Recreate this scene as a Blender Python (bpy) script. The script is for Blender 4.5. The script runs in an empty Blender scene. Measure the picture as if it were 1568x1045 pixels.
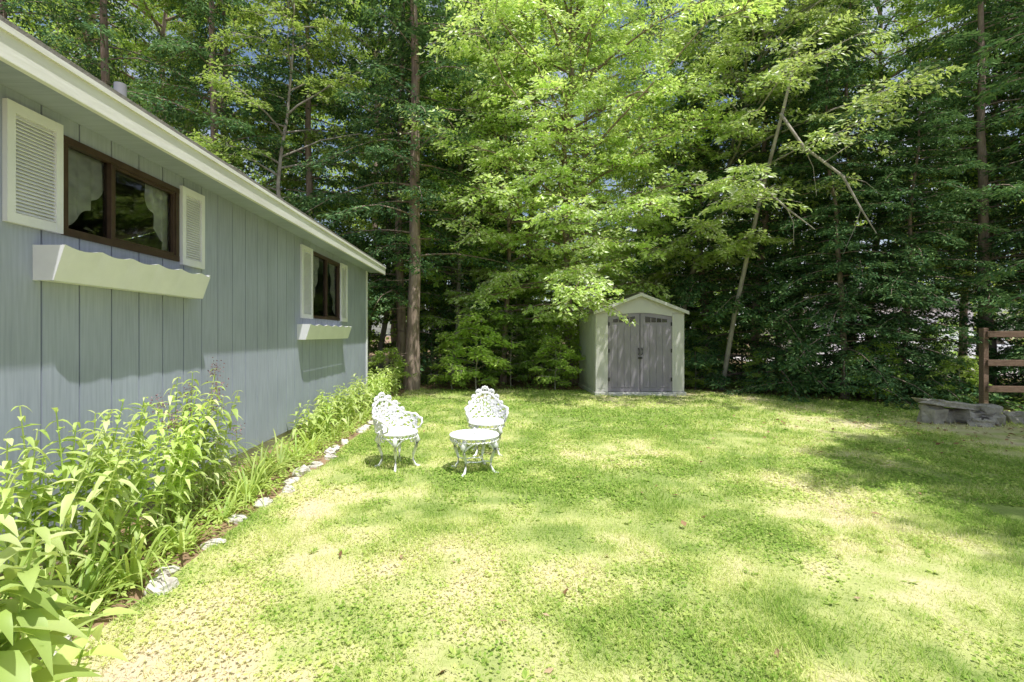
import bpy, math, random
import numpy as np
from mathutils import Vector, Matrix
rng=np.random.default_rng(11)
random.seed(5)
scene=bpy.context.scene
COL=scene.collection
R_=math.radians

# ------------------------------------------------------------------ helpers
def link(o,parent=None):
    COL.objects.link(o)
    if parent: o.parent=parent
    return o
def empty(name,loc=(0,0,0),rotz=0,scale=1):
    e=bpy.data.objects.new(name,None); e.location=loc; e.rotation_euler=(0,0,rotz)
    e.scale=(scale,)*3 if not isinstance(scale,tuple) else scale
    e.empty_display_size=.3
    return link(e)
def mesh_np(name,V,F,mats,smooth=False,midx=None,attr=None):
    V=np.asarray(V,dtype=np.float32); F=np.asarray(F,dtype=np.int32)
    me=bpy.data.meshes.new(name)
    me.vertices.add(len(V)); me.vertices.foreach_set('co',V.ravel())
    n,k=F.shape
    me.loops.add(n*k); me.loops.foreach_set('vertex_index',F.ravel())
    me.polygons.add(n); me.polygons.foreach_set('loop_start',np.arange(n,dtype=np.int32)*k)
    me.update(calc_edges=True)
    for m in mats: me.materials.append(m)
    if midx is not None: me.polygons.foreach_set('material_index',np.asarray(midx,dtype=np.int32))
    me.polygons.foreach_set('use_smooth',np.full(n,bool(smooth)))
    if attr is not None:
        a=me.attributes.new('dry','FLOAT','POINT'); a.data.foreach_set('value',np.asarray(attr,dtype=np.float32))
    me.update()
    return me
class MB:
    def __init__(s): s.V=[];s.F=[];s.M=[];s.n=0
    def add(s,V,F,m=0):
        V=np.asarray(V,float).reshape(-1,3);F=np.asarray(F,int)
        s.V.append(V); s.F.append(F+s.n); s.M.append(np.full(len(F),m)); s.n+=len(V)
    def box(s,x0,x1,y0,y1,z0,z1,m=0):
        V=[(x0,y0,z0),(x1,y0,z0),(x1,y1,z0),(x0,y1,z0),(x0,y0,z1),(x1,y0,z1),(x1,y1,z1),(x0,y1,z1)]
        F=[(0,3,2,1),(4,5,6,7),(0,1,5,4),(1,2,6,5),(2,3,7,6),(3,0,4,7)]
        s.add(V,F,m)
    def obox(s,c,size,M3,m=0):
        h=np.array(size)/2
        V=np.array([(-1,-1,-1),(1,-1,-1),(1,1,-1),(-1,1,-1),(-1,-1,1),(1,-1,1),(1,1,1),(-1,1,1)])*h
        V=V@np.array(M3).T+np.array(c)
        s.add(V,[(0,3,2,1),(4,5,6,7),(0,1,5,4),(1,2,6,5),(2,3,7,6),(3,0,4,7)],m)
    def tube(s,P,r,sides=6,m=0,closed=False):
        P=np.asarray(P,float); n=len(P); r=np.broadcast_to(np.asarray(r,float),(n,))
        if closed: T=np.roll(P,-1,0)-np.roll(P,1,0)
        else: T=np.gradient(P,axis=0)
        T/=np.linalg.norm(T,axis=1,keepdims=True)+1e-9
        ref=np.array([0,0,1.]) if abs(T[:,2]).mean()<.75 else np.array([1.,0.13,0])
        A=np.cross(T,ref); A/=np.linalg.norm(A,axis=1,keepdims=True)+1e-9
        B=np.cross(T,A)
        a=np.arange(sides)*2*np.pi/sides
        V=P[:,None,:]+r[:,None,None]*(np.cos(a)[None,:,None]*A[:,None,:]+np.sin(a)[None,:,None]*B[:,None,:])
        i=np.arange(n if closed else n-1); j=np.arange(sides)
        I,J=np.meshgrid(i,j,indexing='ij'); I2=(I+1)%n; J2=(J+1)%sides
        F=np.stack([I*sides+J,I*sides+J2,I2*sides+J2,I2*sides+J],-1).reshape(-1,4)
        s.add(V.reshape(-1,3),F,m)
    def mesh(s,name,mats,smooth=False):
        return mesh_np(name,np.concatenate(s.V),np.concatenate(s.F),mats,smooth,np.concatenate(s.M))
    def obj(s,name,mats,parent=None,smooth=False,bevel=0):
        o=bpy.data.objects.new(name,s.mesh(name,mats,smooth)); link(o,parent)
        if bevel:
            b=o.modifiers.new('b','BEVEL'); b.width=bevel; b.segments=2; b.limit_method='ANGLE'
        return o
def prism(name,pts,axis,a0,a1,mat,parent=None,bevel=0):
    """pts: 2D outline; axis 'y' -> (x,z) extruded along y ; 'x' -> (y,z)"""
    me=bpy.data.meshes.new(name); n=len(pts)
    def mk(p,a): return (p[0],a,p[1]) if axis=='y' else (a,p[0],p[1])
    V=[mk(p,a0) for p in pts]+[mk(p,a1) for p in pts]
    F=[tuple(range(n)),tuple(range(2*n-1,n-1,-1))]+[(i,i+n,(i+1)%n+n,(i+1)%n) for i in range(n)]
    me.from_pydata(V,[],F); me.materials.append(mat); me.update()
    import bmesh
    bm=bmesh.new(); bm.from_mesh(me); bmesh.ops.recalc_face_normals(bm,faces=bm.faces); bm.to_mesh(me); bm.free()
    me.polygons.foreach_set('use_smooth',np.zeros(len(me.polygons),dtype=bool))
    o=bpy.data.objects.new(name,me); link(o,parent)
    if bevel:
        b=o.modifiers.new('b','BEVEL'); b.width=bevel; b.segments=2; b.limit_method='ANGLE'
    return o
def norm(a): return a/(np.linalg.norm(a,axis=-1,keepdims=True)+1e-9)
_g={}
def vnoise(x,y,scale,seed):
    if seed not in _g: _g[seed]=np.random.default_rng(seed).random((256,256))
    G=_g[seed]; x=np.asarray(x)/scale+100; y=np.asarray(y)/scale+100
    xi=np.floor(x).astype(int); yi=np.floor(y).astype(int); fx=x-xi; fy=y-yi
    fx=fx*fx*(3-2*fx); fy=fy*fy*(3-2*fy)
    g=lambda a,b:G[a%256,b%256]
    return (g(xi,yi)*(1-fx)+g(xi+1,yi)*fx)*(1-fy)+(g(xi,yi+1)*(1-fx)+g(xi+1,yi+1)*fx)*fy

# ------------------------------------------------------------------ materials
def newmat(name):
    m=bpy.data.materials.new(name); m.use_nodes=True; nt=m.node_tree; nt.nodes.clear()
    return m,nt,nt.nodes,nt.links
def ramp(N,stops):
    r=N.new('ShaderNodeValToRGB'); e=r.color_ramp.elements
    while len(e)<len(stops): e.new(.5)
    for i,(p,c) in enumerate(stops): e[i].position=p; e[i].color=(*c,1)
    return r
def surf(name,c1,c2,scale=5,rough=.6,bump=.1,stretch=(1,1,1),detail=6,c3=None,bscale=None,spec=.3,metal=0):
    m,nt,N,L=newmat(name)
    out=N.new('ShaderNodeOutputMaterial'); p=N.new('ShaderNodeBsdfPrincipled')
    tc=N.new('ShaderNodeTexCoord'); mp=N.new('ShaderNodeMapping'); mp.inputs['Scale'].default_value=stretch
    n=N.new('ShaderNodeTexNoise'); n.inputs['Scale'].default_value=scale; n.inputs['Detail'].default_value=detail; n.inputs['Roughness'].default_value=.65
    st=[(.3,c1),(.7,c2)] if c3 is None else [(.3,c1),(.52,c2),(.7,c3)]
    r=ramp(N,st)
    L.new(tc.outputs['Object'],mp.inputs[0]); L.new(mp.outputs[0],n.inputs['Vector']); L.new(n.outputs[0],r.inputs[0])
    L.new(r.outputs[0],p.inputs['Base Color']); p.inputs['Roughness'].default_value=rough
    p.inputs['Specular IOR Level'].default_value=spec; p.inputs['Metallic'].default_value=metal
    if bump:
        b=N.new('ShaderNodeBump'); b.inputs['Strength'].default_value=bump; b.inputs['Distance'].default_value=.02
        n2=N.new('ShaderNodeTexNoise'); n2.inputs['Scale'].default_value=bscale or scale*4; n2.inputs['Detail'].default_value=5
        L.new(mp.outputs[0],n2.inputs['Vector']); L.new(n2.outputs[0],b.inputs['Height']); L.new(b.outputs[0],p.inputs['Normal'])
    L.new(p.outputs[0],out.inputs[0])
    return m
def leafmat(name,stops,trans=.4,tcol=(.3,.45,.05),rough=.45,spec=0,nscale=.8,var=.5):
    m,nt,N,L=newmat(name)
    out=N.new('ShaderNodeOutputMaterial')
    if spec:
        p=N.new('ShaderNodeBsdfPrincipled'); p.inputs['Roughness'].default_value=rough; p.inputs['Specular IOR Level'].default_value=spec; ci=p.inputs['Base Color']
    else:
        p=N.new('ShaderNodeBsdfDiffuse'); ci=p.inputs['Color']
    g=N.new('ShaderNodeNewGeometry'); r=ramp(N,stops); L.new(g.outputs['Random Per Island'],r.inputs[0])
    oi=N.new('ShaderNodeObjectInfo')
    mo=N.new('ShaderNodeMath'); mo.operation='MULTIPLY_ADD'; mo.inputs[1].default_value=.4; mo.inputs[2].default_value=.8
    L.new(oi.outputs['Random'],mo.inputs[0]); ad=mo
    if nscale:
        tc=N.new('ShaderNodeTexCoord'); n=N.new('ShaderNodeTexNoise'); n.inputs['Scale'].default_value=nscale; n.inputs['Detail'].default_value=1
        L.new(tc.outputs['Object'],n.inputs['Vector'])
        ma=N.new('ShaderNodeMath'); ma.operation='MULTIPLY_ADD'; ma.inputs[1].default_value=var; ma.inputs[2].default_value=1-var*.5
        L.new(n.outputs[0],ma.inputs[0])
        ad=N.new('ShaderNodeMath'); ad.operation='MULTIPLY'; L.new(ma.outputs[0],ad.inputs[0]); L.new(mo.outputs[0],ad.inputs[1])
    mx=N.new('ShaderNodeVectorMath'); mx.operation='SCALE'
    L.new(r.outputs[0],mx.inputs[0]); L.new(ad.outputs[0],mx.inputs['Scale'])
    L.new(mx.outputs[0],ci)
    t=N.new('ShaderNodeBsdfTranslucent')
    mc=N.new('ShaderNodeVectorMath'); mc.operation='SCALE'; 
    mc.inputs[0].default_value=tcol; L.new(ad.outputs[0],mc.inputs['Scale']); L.new(mc.outputs[0],t.inputs['Color'])
    ms=N.new('ShaderNodeMixShader'); ms.inputs[0].default_value=trans
    L.new(p.outputs[0],ms.inputs[1]); L.new(t.outputs[0],ms.inputs[2]); L.new(ms.outputs[0],out.inputs[0])
    return m

M_hero=leafmat('beech_leaf_sunny',[(0,(.30,.47,.09)),(.45,(.50,.68,.18)),(.8,(.74,.85,.40)),(1,(.93,.95,.80))],.42,(.76,.92,.22),.35,.6)  # brighter beech copy; near-white ramp end paints sun-blown highlights into leaf colour
M_beech=leafmat('beech_leaf',[(0,(.20,.35,.06)),(.5,(.38,.54,.12)),(.85,(.58,.70,.26)),(1,(.82,.86,.60))],.42,(.62,.80,.15))
M_maple=leafmat('maple_leaf',[(0,(.12,.23,.05)),(.6,(.24,.39,.09)),(1,(.48,.60,.22))],.40,(.46,.64,.11))
M_hem=leafmat('hemlock_needles',[(0,(.05,.11,.05)),(.6,(.10,.20,.08)),(1,(.28,.41,.17))],.22,(.20,.35,.10))
M_shrub=leafmat('shrub_leaf',[(0,(.26,.43,.07)),(1,(.60,.74,.22))],.45,(.68,.88,.15))
M_phlox=leafmat('phlox_leaf',[(0,(.38,.54,.13)),(.6,(.58,.70,.25)),(1,(.80,.84,.46))],.37,(.72,.85,.20),.45,.35,3,.3)
M_lily=leafmat('daylily_leaf',[(0,(.30,.47,.10)),(1,(.64,.74,.24))],.4,(.66,.80,.16),.4,.3,3)
M_litter=leafmat('litter',[(0,(.16,.09,.05)),(.6,(.36,.22,.12)),(1,(.58,.44,.28))],.1,(.3,.15,.05),nscale=0)
M_bark=surf('bark_brown',(.15,.105,.085),(.52,.40,.33),3,.9,.9,(3,3,.6),5,bscale=12)
M_bark2=surf('bark_grey',(.24,.21,.18),(.55,.50,.44),3,.85,.6,(2,2,.8),5,bscale=10)
M_ground=surf('forest_floor',(.10,.065,.045),(.34,.22,.14),1.3,.95,.6,(1,1,1),8,c3=(.16,.16,.07),bscale=14)
M_white=surf('white_paint',(.78,.78,.82),(.87,.87,.91),4,.5,.03)
M_fascia=surf('fascia_paint',(.68,.66,.63),(.84,.83,.82),3,.6,.12,(1,.4,3))
M_brown=surf('brown_frame',(.05,.032,.022),(.09,.055,.04),8,.4,.03)
M_roof=surf('roof_shingle',(.16,.15,.14),(.28,.26,.24),20,.9,.3)
M_conc=surf('concrete',(.45,.43,.40),(.60,.58,.54),6,.9,.3)
M_stone=surf('stone',(.46,.42,.37),(.86,.82,.76),9,.85,.7)
M_slab=surf('bench_stone',(.26,.235,.21),(.56,.51,.45),7,.9,.9)
M_fence=surf('weathered_wood',(.14,.085,.06),(.28,.19,.14),6,.85,.4,(1,8,8))
M_shedw=surf('shed_panel',(.58,.57,.54),(.65,.63,.60),2.5,.6,.04)
M_shedd=surf('shed_door',(.27,.24,.295),(.33,.30,.35),2.5,.55,.04)
M_shedr=surf('shed_roof',(.20,.175,.15),(.34,.31,.27),14,.7,.15)
M_black=surf('black_metal',(.02,.02,.02),(.04,.04,.04),10,.4,0)
M_grav=surf('gravel',(.55,.49,.47),(.78,.72,.69),9,.95,.4)
M_nwall=surf('neighbour_siding',(.66,.64,.64),(.78,.76,.75),2,.7,.05)
M_car=surf('car_paint',(.62,.63,.64),(.66,.67,.68),2,.25,0,spec=.6)
M_tire=surf('tyre',(.02,.02,.02),(.035,.035,.035),9,.85,0)
M_iron=surf('white_iron',(.89,.89,.90),(.93,.93,.94),12,.45,.05)
M_flower=leafmat('flower',[(0,(.30,.20,.22)),(1,(.50,.36,.40))],.3,(.5,.3,.35))

def siding():
    m,nt,N,L=newmat('siding_blue_grey')
    out=N.new('ShaderNodeOutputMaterial'); p=N.new('ShaderNodeBsdfPrincipled'); tc=N.new('ShaderNodeTexCoord')
    mp=N.new('ShaderNodeMapping'); mp.inputs['Scale'].default_value=(1,14,.8)
    n=N.new('ShaderNodeTexNoise'); n.inputs['Scale'].default_value=4; n.inputs['Detail'].default_value=8
    n2=N.new('ShaderNodeTexNoise'); n2.inputs['Scale'].default_value=1.1; n2.inputs['Detail'].default_value=5
    L.new(tc.outputs['Object'],mp.inputs[0]); L.new(mp.outputs[0],n.inputs['Vector']); L.new(tc.outputs['Object'],n2.inputs['Vector'])
    r=ramp(N,[(.3,(.365,.40,.505)),(.7,(.445,.48,.60))]); r2=ramp(N,[(.3,(.82,.82,.82)),(.65,(1.0,1.0,1.0))])
    L.new(n.outputs[0],r.inputs[0]); L.new(n2.outputs[0],r2.inputs[0])
    mx=N.new('ShaderNodeMix'); mx.data_type='RGBA'; mx.blend_type='MULTIPLY'; mx.inputs[0].default_value=1
    L.new(r.outputs[0],mx.inputs[6]); L.new(r2.outputs[0],mx.inputs[7]); L.new(mx.outputs[2],p.inputs['Base Color'])
    b=N.new('ShaderNodeBump'); b.inputs['Strength'].default_value=.2; b.inputs['Distance'].default_value=.003
    L.new(n.outputs[0],b.inputs['Height']); L.new(b.outputs[0],p.inputs['Normal'])
    p.inputs['Roughness'].default_value=.75; p.inputs['Specular IOR Level'].default_value=.15
    L.new(p.outputs[0],out.inputs[0]); return m
M_side=siding()
M_groove=surf('siding_groove',(.08,.09,.11),(.12,.14,.17),5,.8,0)
def glass():
    m,nt,N,L=newmat('window_glass')
    out=N.new('ShaderNodeOutputMaterial'); g=N.new('ShaderNodeBsdfGlossy'); g.inputs['Roughness'].default_value=.02
    g.inputs['Color'].default_value=(.9,.9,.9,1)
    t=N.new('ShaderNodeBsdfTransparent'); t.inputs['Color'].default_value=(.8,.82,.8,1)
    f=N.new('ShaderNodeFresnel'); f.inputs['IOR'].default_value=1.5
    ms=N.new('ShaderNodeMixShader'); L.new(f.outputs[0],ms.inputs[0]); L.new(t.outputs[0],ms.inputs[1]); L.new(g.outputs[0],ms.inputs[2])
    L.new(ms.outputs[0],out.inputs[0]); return m
M_glass=glass()
M_dark=surf('dark_glass',(.01,.012,.012),(.03,.03,.03),3,.08,0,spec=.8)
M_curtain=leafmat('lace_curtain',[(0,(.8,.8,.8)),(1,(.85,.85,.85))],.3,(.85,.85,.85),nscale=14,var=.7)
M_interior=surf('interior_wall',(.25,.22,.18),(.3,.27,.22),2,.9,0)

def lawnmat(name,ground):
    m,nt,N,L=newmat(name)
    out=N.new('ShaderNodeOutputMaterial'); p=N.new('ShaderNodeBsdfDiffuse')
    at=N.new('ShaderNodeAttribute'); at.attribute_name='dry'
    if ground: r=ramp(N,[(0,(.26,.34,.10)),(.4,(.48,.52,.20)),(.7,(.63,.58,.33)),(1,(.66,.55,.40))])
    else: r=ramp(N,[(0,(.28,.44,.08)),(.35,(.58,.68,.19)),(.65,(.78,.79,.37)),(1,(.86,.80,.56))])
    add=N.new('ShaderNodeMath'); add.operation='MULTIPLY_ADD'; add.inputs[1].default_value=.6
    if ground:
        tc=N.new('ShaderNodeTexCoord'); n=N.new('ShaderNodeTexNoise'); n.inputs['Scale'].default_value=26; n.inputs['Detail'].default_value=8; n.inputs['Roughness'].default_value=.75
        L.new(tc.outputs['Object'],n.inputs['Vector']); src=n.outputs[0]
        b=N.new('ShaderNodeBump'); b.inputs['Strength'].default_value=.6; b.inputs['Distance'].default_value=.02
        L.new(src,b.inputs['Height']); L.new(b.outputs[0],p.inputs['Normal'])
    else:
        g=N.new('ShaderNodeNewGeometry'); src=g.outputs['Random Per Island']
    sb=N.new('ShaderNodeMath'); sb.operation='SUBTRACT'; sb.inputs[1].default_value=.5
    L.new(src,sb.inputs[0]); L.new(sb.outputs[0],add.inputs[0]); L.new(at.outputs['Fac'],add.inputs[2])
    L.new(add.outputs[0],r.inputs[0]); L.new(r.outputs[0],p.inputs['Color'])
    if ground: L.new(p.outputs[0],out.inputs[0])
    else:
        t=N.new('ShaderNodeBsdfTranslucent'); L.new(r.outputs[0],t.inputs['Color'])
        ms=N.new('ShaderNodeMixShader'); ms.inputs[0].default_value=.35
        L.new(p.outputs[0],ms.inputs[1]); L.new(t.outputs[0],ms.inputs[2]); L.new(ms.outputs[0],out.inputs[0])
    return m
M_lawn=lawnmat('lawn_soil',True); M_grass=lawnmat('grass_blades',False)

# ------------------------------------------------------------------ ground + lawn
gb=MB(); gb.add([(-400,-400,0),(400,-400,0),(400,400,0),(-400,400,0)],[(0,1,2,3)]); gb.obj('ground',[M_ground])
def inlawn(x,y):
    w=(vnoise(x,y,.5,3)-.5)*.5+(vnoise(x,y,2.,4)-.5)*.8
    left=np.where(y<7.2,-1.93,-1.93+(y-7.2)*-.05)
    far=np.where(x<5.2,13.0,13.0-(x-5.2)*.78)
    return (x>left+w*.12)&(y<far+w)&(x<13+w)
def dry(x,y):
    d=.29+.62*(vnoise(x,y,1.5,5)-.5)+.6*(vnoise(x,y,.5,6)-.5)+.55*(vnoise(x,y,.16,16)-.5)
    d=d+.10*np.exp(-((y-2.4)/1.2)**2)+.13*np.exp(-(((x+1.5)/.4)**2))*(y<7)-.2*np.exp(-(((x-4)/1.3)**2+((y-3.2)/1.2)**2))
    d=d+.45*np.exp(-(((x-7.5)/2.6)**2+((y-7.6)/1.1)**2))
    return np.clip(d,0,1)
s=.08; xs=np.arange(-3,14,s); ys=np.arange(-5,14,s)
X,Y=np.meshgrid(xs,ys,indexing='ij'); ok=inlawn(X+s/2,Y+s/2)[:-1,:-1]
idx=np.arange(X.size).reshape(X.shape)
F=np.stack([idx[:-1,:-1],idx[1:,:-1],idx[1:,1:],idx[:-1,1:]],-1)[ok]
V=np.stack([X,Y,.004+.012*vnoise(X,Y,.7,9)],-1).reshape(-1,3)
link(bpy.data.objects.new('lawn',mesh_np('lawn',V,F,[M_lawn],True,attr=dry(X,Y).ravel())))

VV=[];AA=[]
def blades(n,x0,x1,y0,y1,h,w):
    x=rng.uniform(x0,x1,n); y=rng.uniform(y0,y1,n)
    k=inlawn(x,y)&(rng.random(n)<.15+1.2*vnoise(x,y,.22,12)*(1.2-.8*dry(x,y))); x=x[k];y=y[k];n=len(x)
    l=rng.uniform(.4,1.3,n)*h*(.5+1.*vnoise(x,y,.5,13)); ww=w*rng.uniform(.6,1.3,n)
    lean=rng.uniform(.3,1.8,n); b=rng.uniform(0,2*np.pi,n)
    base=np.stack([x,y,np.full(n,.006)],-1)
    D=np.stack([np.cos(b)*lean,np.sin(b)*lean,np.ones(n)],-1); D=norm(D)*l[:,None]
    S=np.stack([-np.sin(b)+rng.normal(0,.4,n),np.cos(b)+rng.normal(0,.4,n),0*b],-1)*ww[:,None]/2
    tip=base+D
    VV.append(np.stack([base-S,base+S,tip+S*.25,tip-S*.25],1)); AA.append(np.repeat(dry(x,y),4))
def clover(n,x0,x1,y0,y1,sz,h):
    x=rng.uniform(x0,x1,n); y=rng.uniform(y0,y1,n)
    k=inlawn(x,y)&(rng.random(n)<np.clip((vnoise(x,y,.9,14)*.6+vnoise(x,y,.25,15)*.6-.46)*3,0,1)); x=x[k];y=y[k];n=len(x)
    z=rng.uniform(.012,h,n); a=rng.uniform(0,2*np.pi,n)
    N_=norm(np.stack([rng.normal(0,.35,n),rng.normal(0,.35,n),np.ones(n)],-1)); D=np.stack([np.cos(a),np.sin(a),0*a],-1)
    D=norm(D-N_*(D*N_).sum(-1,keepdims=True)); S=np.cross(N_,D); q=sz*rng.uniform(.4,1.4,n)[:,None]
    P=np.stack([x,y,z],-1)
    VV.append(np.stack([P-D*q*.7,P+S*q*.55+D*q*.1,P+D*q*.8,P-S*q*.55+D*q*.1],1)); AA.append(np.repeat(np.clip(dry(x,y)-.20,0,1),4))
blades(180000,-2,4.2,1.6,4.2,.045,.0034)
blades(110000,-2.1,7,4.2,7.5,.048,.006)
blades(80000,-2.3,12,7.5,13.6,.058,.011)
clover(55000,-2,4.2,1.6,4.2,.013,.035)
clover(65000,-2.1,7,4.2,7.5,.019,.04)
clover(42000,-2.3,12,7.5,13.6,.03,.05)
n=120; rx=rng.uniform(-1.8,5,n); ry=rng.uniform(2,9,n); K=9
x=np.repeat(rx,K); y=np.repeat(ry,K); a=rng.uniform(0,6.28,n*K); D=np.stack([np.cos(a),np.sin(a),rng.uniform(.1,.6,n*K)],-1); D=norm(D); S=norm(np.cross(D,[0,0,1.])); q=rng.uniform(.03,.06,n*K)[:,None]
P=np.stack([x,y,np.full(n*K,.01)],-1)
VV.append(np.stack([P,P+D*q*.6+S*q*.2,P+D*q,P+D*q*.6-S*q*.2],1)); AA.append(np.full(n*K*4,.15))
V=np.concatenate(VV).reshape(-1,3); A=np.concatenate(AA)
link(bpy.data.objects.new('lawn_grass',mesh_np('lawn_grass',V,np.arange(len(V)).reshape(-1,4),[M_grass],attr=A)))

def quads(P,D,N_,L,W,fold=.12):
    D=norm(D); N_=norm(N_-D*(N_*D).sum(-1,keepdims=True)); S=np.cross(D,N_)
    L=np.asarray(L)[:,None]; W=np.asarray(W)[:,None]
    return np.stack([P,P+D*L*.45+S*W/2+N_*W*fold,P+D*L,P+D*L*.45-S*W/2+N_*W*fold],1).reshape(-1,3)
def rnd3(n,s): return rng.normal(0,s,(n,3))

n=36000; x=rng.uniform(-8,20,n); y=rng.uniform(2,22,n)
k=(~inlawn(x,y)&(y>9))|(inlawn(x,y)&(rng.random(n)<.03+.6*np.exp(-(((x-7.6)/2.6)**2+((y-7.3)/1.4)**2)))); k&=~((x<-2.7)&(y<11.1)); x=x[k];y=y[k];n=len(x)
P=np.stack([x,y,rng.uniform(.015,.045,n)],-1); a=rng.uniform(0,6.28,n)
V=quads(P,np.stack([np.cos(a),np.sin(a),rng.normal(0,.2,n)],-1),np.array([0,0,1.])+rnd3(n,.35),rng.uniform(.03,.08,n),rng.uniform(.02,.05,n))
link(bpy.data.objects.new('fallen_leaves',mesh_np('fallen_leaves',V,np.arange(len(V)).reshape(-1,4),[M_litter])))
n=70000; x=rng.uniform(-6,18,n); y=rng.uniform(9,22,n)
k=(~inlawn(x,y))&(rng.random(n)<np.clip((vnoise(x,y,1.6,21)-.45)*4,0,1)+.8*((x>5)&(y<15)))&(~((x>2.4)&(x<5)&(y>11.5)&(y<14.2)))&~((x<-2.7)&(y<11.2))
x=x[k];y=y[k];n=len(x); hh=.05+.30*vnoise(x,y,.8,22)
P=np.stack([x,y,rng.uniform(.02,1,n)*hh],-1); a=rng.uniform(0,6.28,n)
V=quads(P,np.stack([np.cos(a),np.sin(a),rng.normal(0,.3,n)],-1),np.array([0,0,1.])+rnd3(n,.4),rng.uniform(.05,.1,n),rng.uniform(.03,.055,n))
link(bpy.data.objects.new('groundcover_plants',mesh_np('groundcover_plants',V,np.arange(len(V)).reshape(-1,4),[M_maple])))

# ------------------------------------------------------------------ trees
def leaves_on(TS,TD,TL,K,lL,lW,spread,droop,tilt,face=(.12,-.4,0)):
    TS=np.repeat(TS,K,0); TD=np.repeat(TD,K,0); TL=np.repeat(TL,K); n=len(TL)
    t=rng.random(n)**.8; up=np.array([0,0,1.]); S=norm(np.cross(TD,up))
    lat=rng.uniform(-1,1,n)*spread*TL*(1.1-t)
    P=TS+TD*(TL*t)[:,None]+S*lat[:,None]+rnd3(n,.03); P[:,2]-=droop*t*t*TL+.25*np.abs(lat)
    D=TD*.6+S*np.sign(lat)[:,None]*.8+rnd3(n,.35)+np.array([0,0,-.3])
    N_=up+np.array(face)+rnd3(n,tilt)
    return quads(P,D,N_,lL*rng.uniform(.6,1.25,n),lW*rng.uniform(.7,1.2,n))
def gen_tree(seed,H,r0,hb,R,nl,tw=12,K=50,lL=.10,lW=.055,lean=(0,0),bias=(0,0),rise=.45,tl=1.,tilt=.5,spread=.45,face=(.12,-.4,0)):
    global rng
    rng=np.random.default_rng(seed); mb=MB()
    z=np.linspace(0,H,14); t=z/H
    wob=np.cumsum(rng.normal(0,.05*H/14*1.6,(14,2)),0); wob[0]=0
    P=np.stack([lean[0]*t**1.2+wob[:,0],lean[1]*t**1.2+wob[:,1],z],-1)
    rr=r0*(1-.88*t); rr[0]*=1.35; mb.tube(P,rr,9)
    TS=[];TD=[];TL=[]
    for i in range(nl):
        h=hb+(H*.98-hb)*((i+rng.random())/nl); f=(h-hb)/(H-hb)
        L=R*(.55+.55*math.sin(math.pi*min(1,f*.9+.12)))*rng.uniform(.5,1.15)*(1-.55*f**3)
        az=i*2.4+rng.normal(0,.4); d=np.array([math.cos(az)+bias[0],math.sin(az)+bias[1],0.])
        L*=min(1.6,np.linalg.norm(d)); d=d/np.linalg.norm(d)
        p0=np.array([np.interp(h,z,P[:,0]),np.interp(h,z,P[:,1]),h]); s=np.linspace(0,1,8)
        Q=p0+d*(L*s)[:,None]; Q[:,2]+=rise*L*s*(1-.75*s); Q+=np.cumsum(rng.normal(0,.03*L,(8,3)),0)*s[:,None]
        rb=min(r0*.35,.012+.014*L); mb.tube(Q,rb*(1-.85*s),5)
        for j in range(tw):
            u=rng.uniform(.2,1)**.8; q=np.array([np.interp(u,s,Q[:,c]) for c in range(3)])
            a=rng.choice([-1,1])*rng.uniform(.2,1.5)*(1.2-u*.6); dd=np.array([d[0]*math.cos(a)-d[1]*math.sin(a),d[0]*math.sin(a)+d[1]*math.cos(a),rng.uniform(-.4,.3)])
            dd/=np.linalg.norm(dd); l=tl*rng.uniform(.45,1.1)
            TS.append(q);TD.append(dd);TL.append(l); mb.tube([q,q+dd*l*.5,q+dd*l*.95-[0,0,.1*l]],[.010,.006,.003],3)
    LV=leaves_on(np.array(TS),np.array(TD),np.array(TL),K,lL,lW,spread,.2,tilt,face)
    return mb,LV
def gen_hem(seed,H,r0,hb,R,nb,K=14,sp=.19,sides=9,gap=.0,lL=.14,lW=.05,stubs=8):
    global rng
    rng=np.random.default_rng(seed); mb=MB(); z=np.linspace(0,H,12); wob=np.cumsum(rng.normal(0,.06,(12,2)),0); wob[0]=0
    P=np.stack([wob[:,0],wob[:,1],z],-1); rr=r0*(1-.92*z/H); rr[0]*=1.3; mb.tube(P,rr,sides)
    for i in range(stubs):
        h=rng.uniform(.8,max(hb,2)); a=rng.uniform(0,6.28); l=rng.uniform(.2,.9)
        mb.tube([(wob[0,0],wob[0,1],h),(math.cos(a)*l,math.sin(a)*l,h-.1*l)],[.012,.004],3)
    TS=[];TD=[];TL=[]
    for i in range(nb):
        h=hb+(H*.985-hb)*((i+rng.random())/nb); f=h/H
        if rng.random()<gap: continue
        L=R*(1-f)**.62*rng.uniform(.55,1.15)+.25; az=i*2.4+rng.normal(0,.5); d=np.array([math.cos(az),math.sin(az),0.])
        p0=np.array([np.interp(h,z,P[:,0]),np.interp(h,z,P[:,1]),h]); s=np.linspace(0,1,7)
        Q=p0+d*(L*s)[:,None]; Q[:,2]+=L*(.18*s-rng.uniform(.25,.55)*s*s); Q+=np.cumsum(rng.normal(0,.015*L,(7,3)),0)*s[:,None]
        mb.tube(Q,(.006+.008*L)*(1-.85*s),4)
        u=.1
        while u<1:
            q=np.array([np.interp(u,s,Q[:,c]) for c in range(3)])
            for sg in(-1,1):
                a=sg*rng.uniform(.6,1.15); dd=np.array([d[0]*math.cos(a)-d[1]*math.sin(a),d[0]*math.sin(a)+d[1]*math.cos(a),rng.uniform(-.45,.0)])
                TS.append(q);TD.append(dd/np.linalg.norm(dd));TL.append(rng.uniform(.6,1.1)*(.25+.34*L*(1-u)*min(1,u*3)))
            u+=sp/L
        TS.append(Q[-2]);TD.append(norm(Q[-1]-Q[-2]));TL.append(.5)
    LV=leaves_on(np.array(TS),np.array(TD),np.array(TL),K,lL,lW,.42,.15,.4)
    return mb,LV
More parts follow.
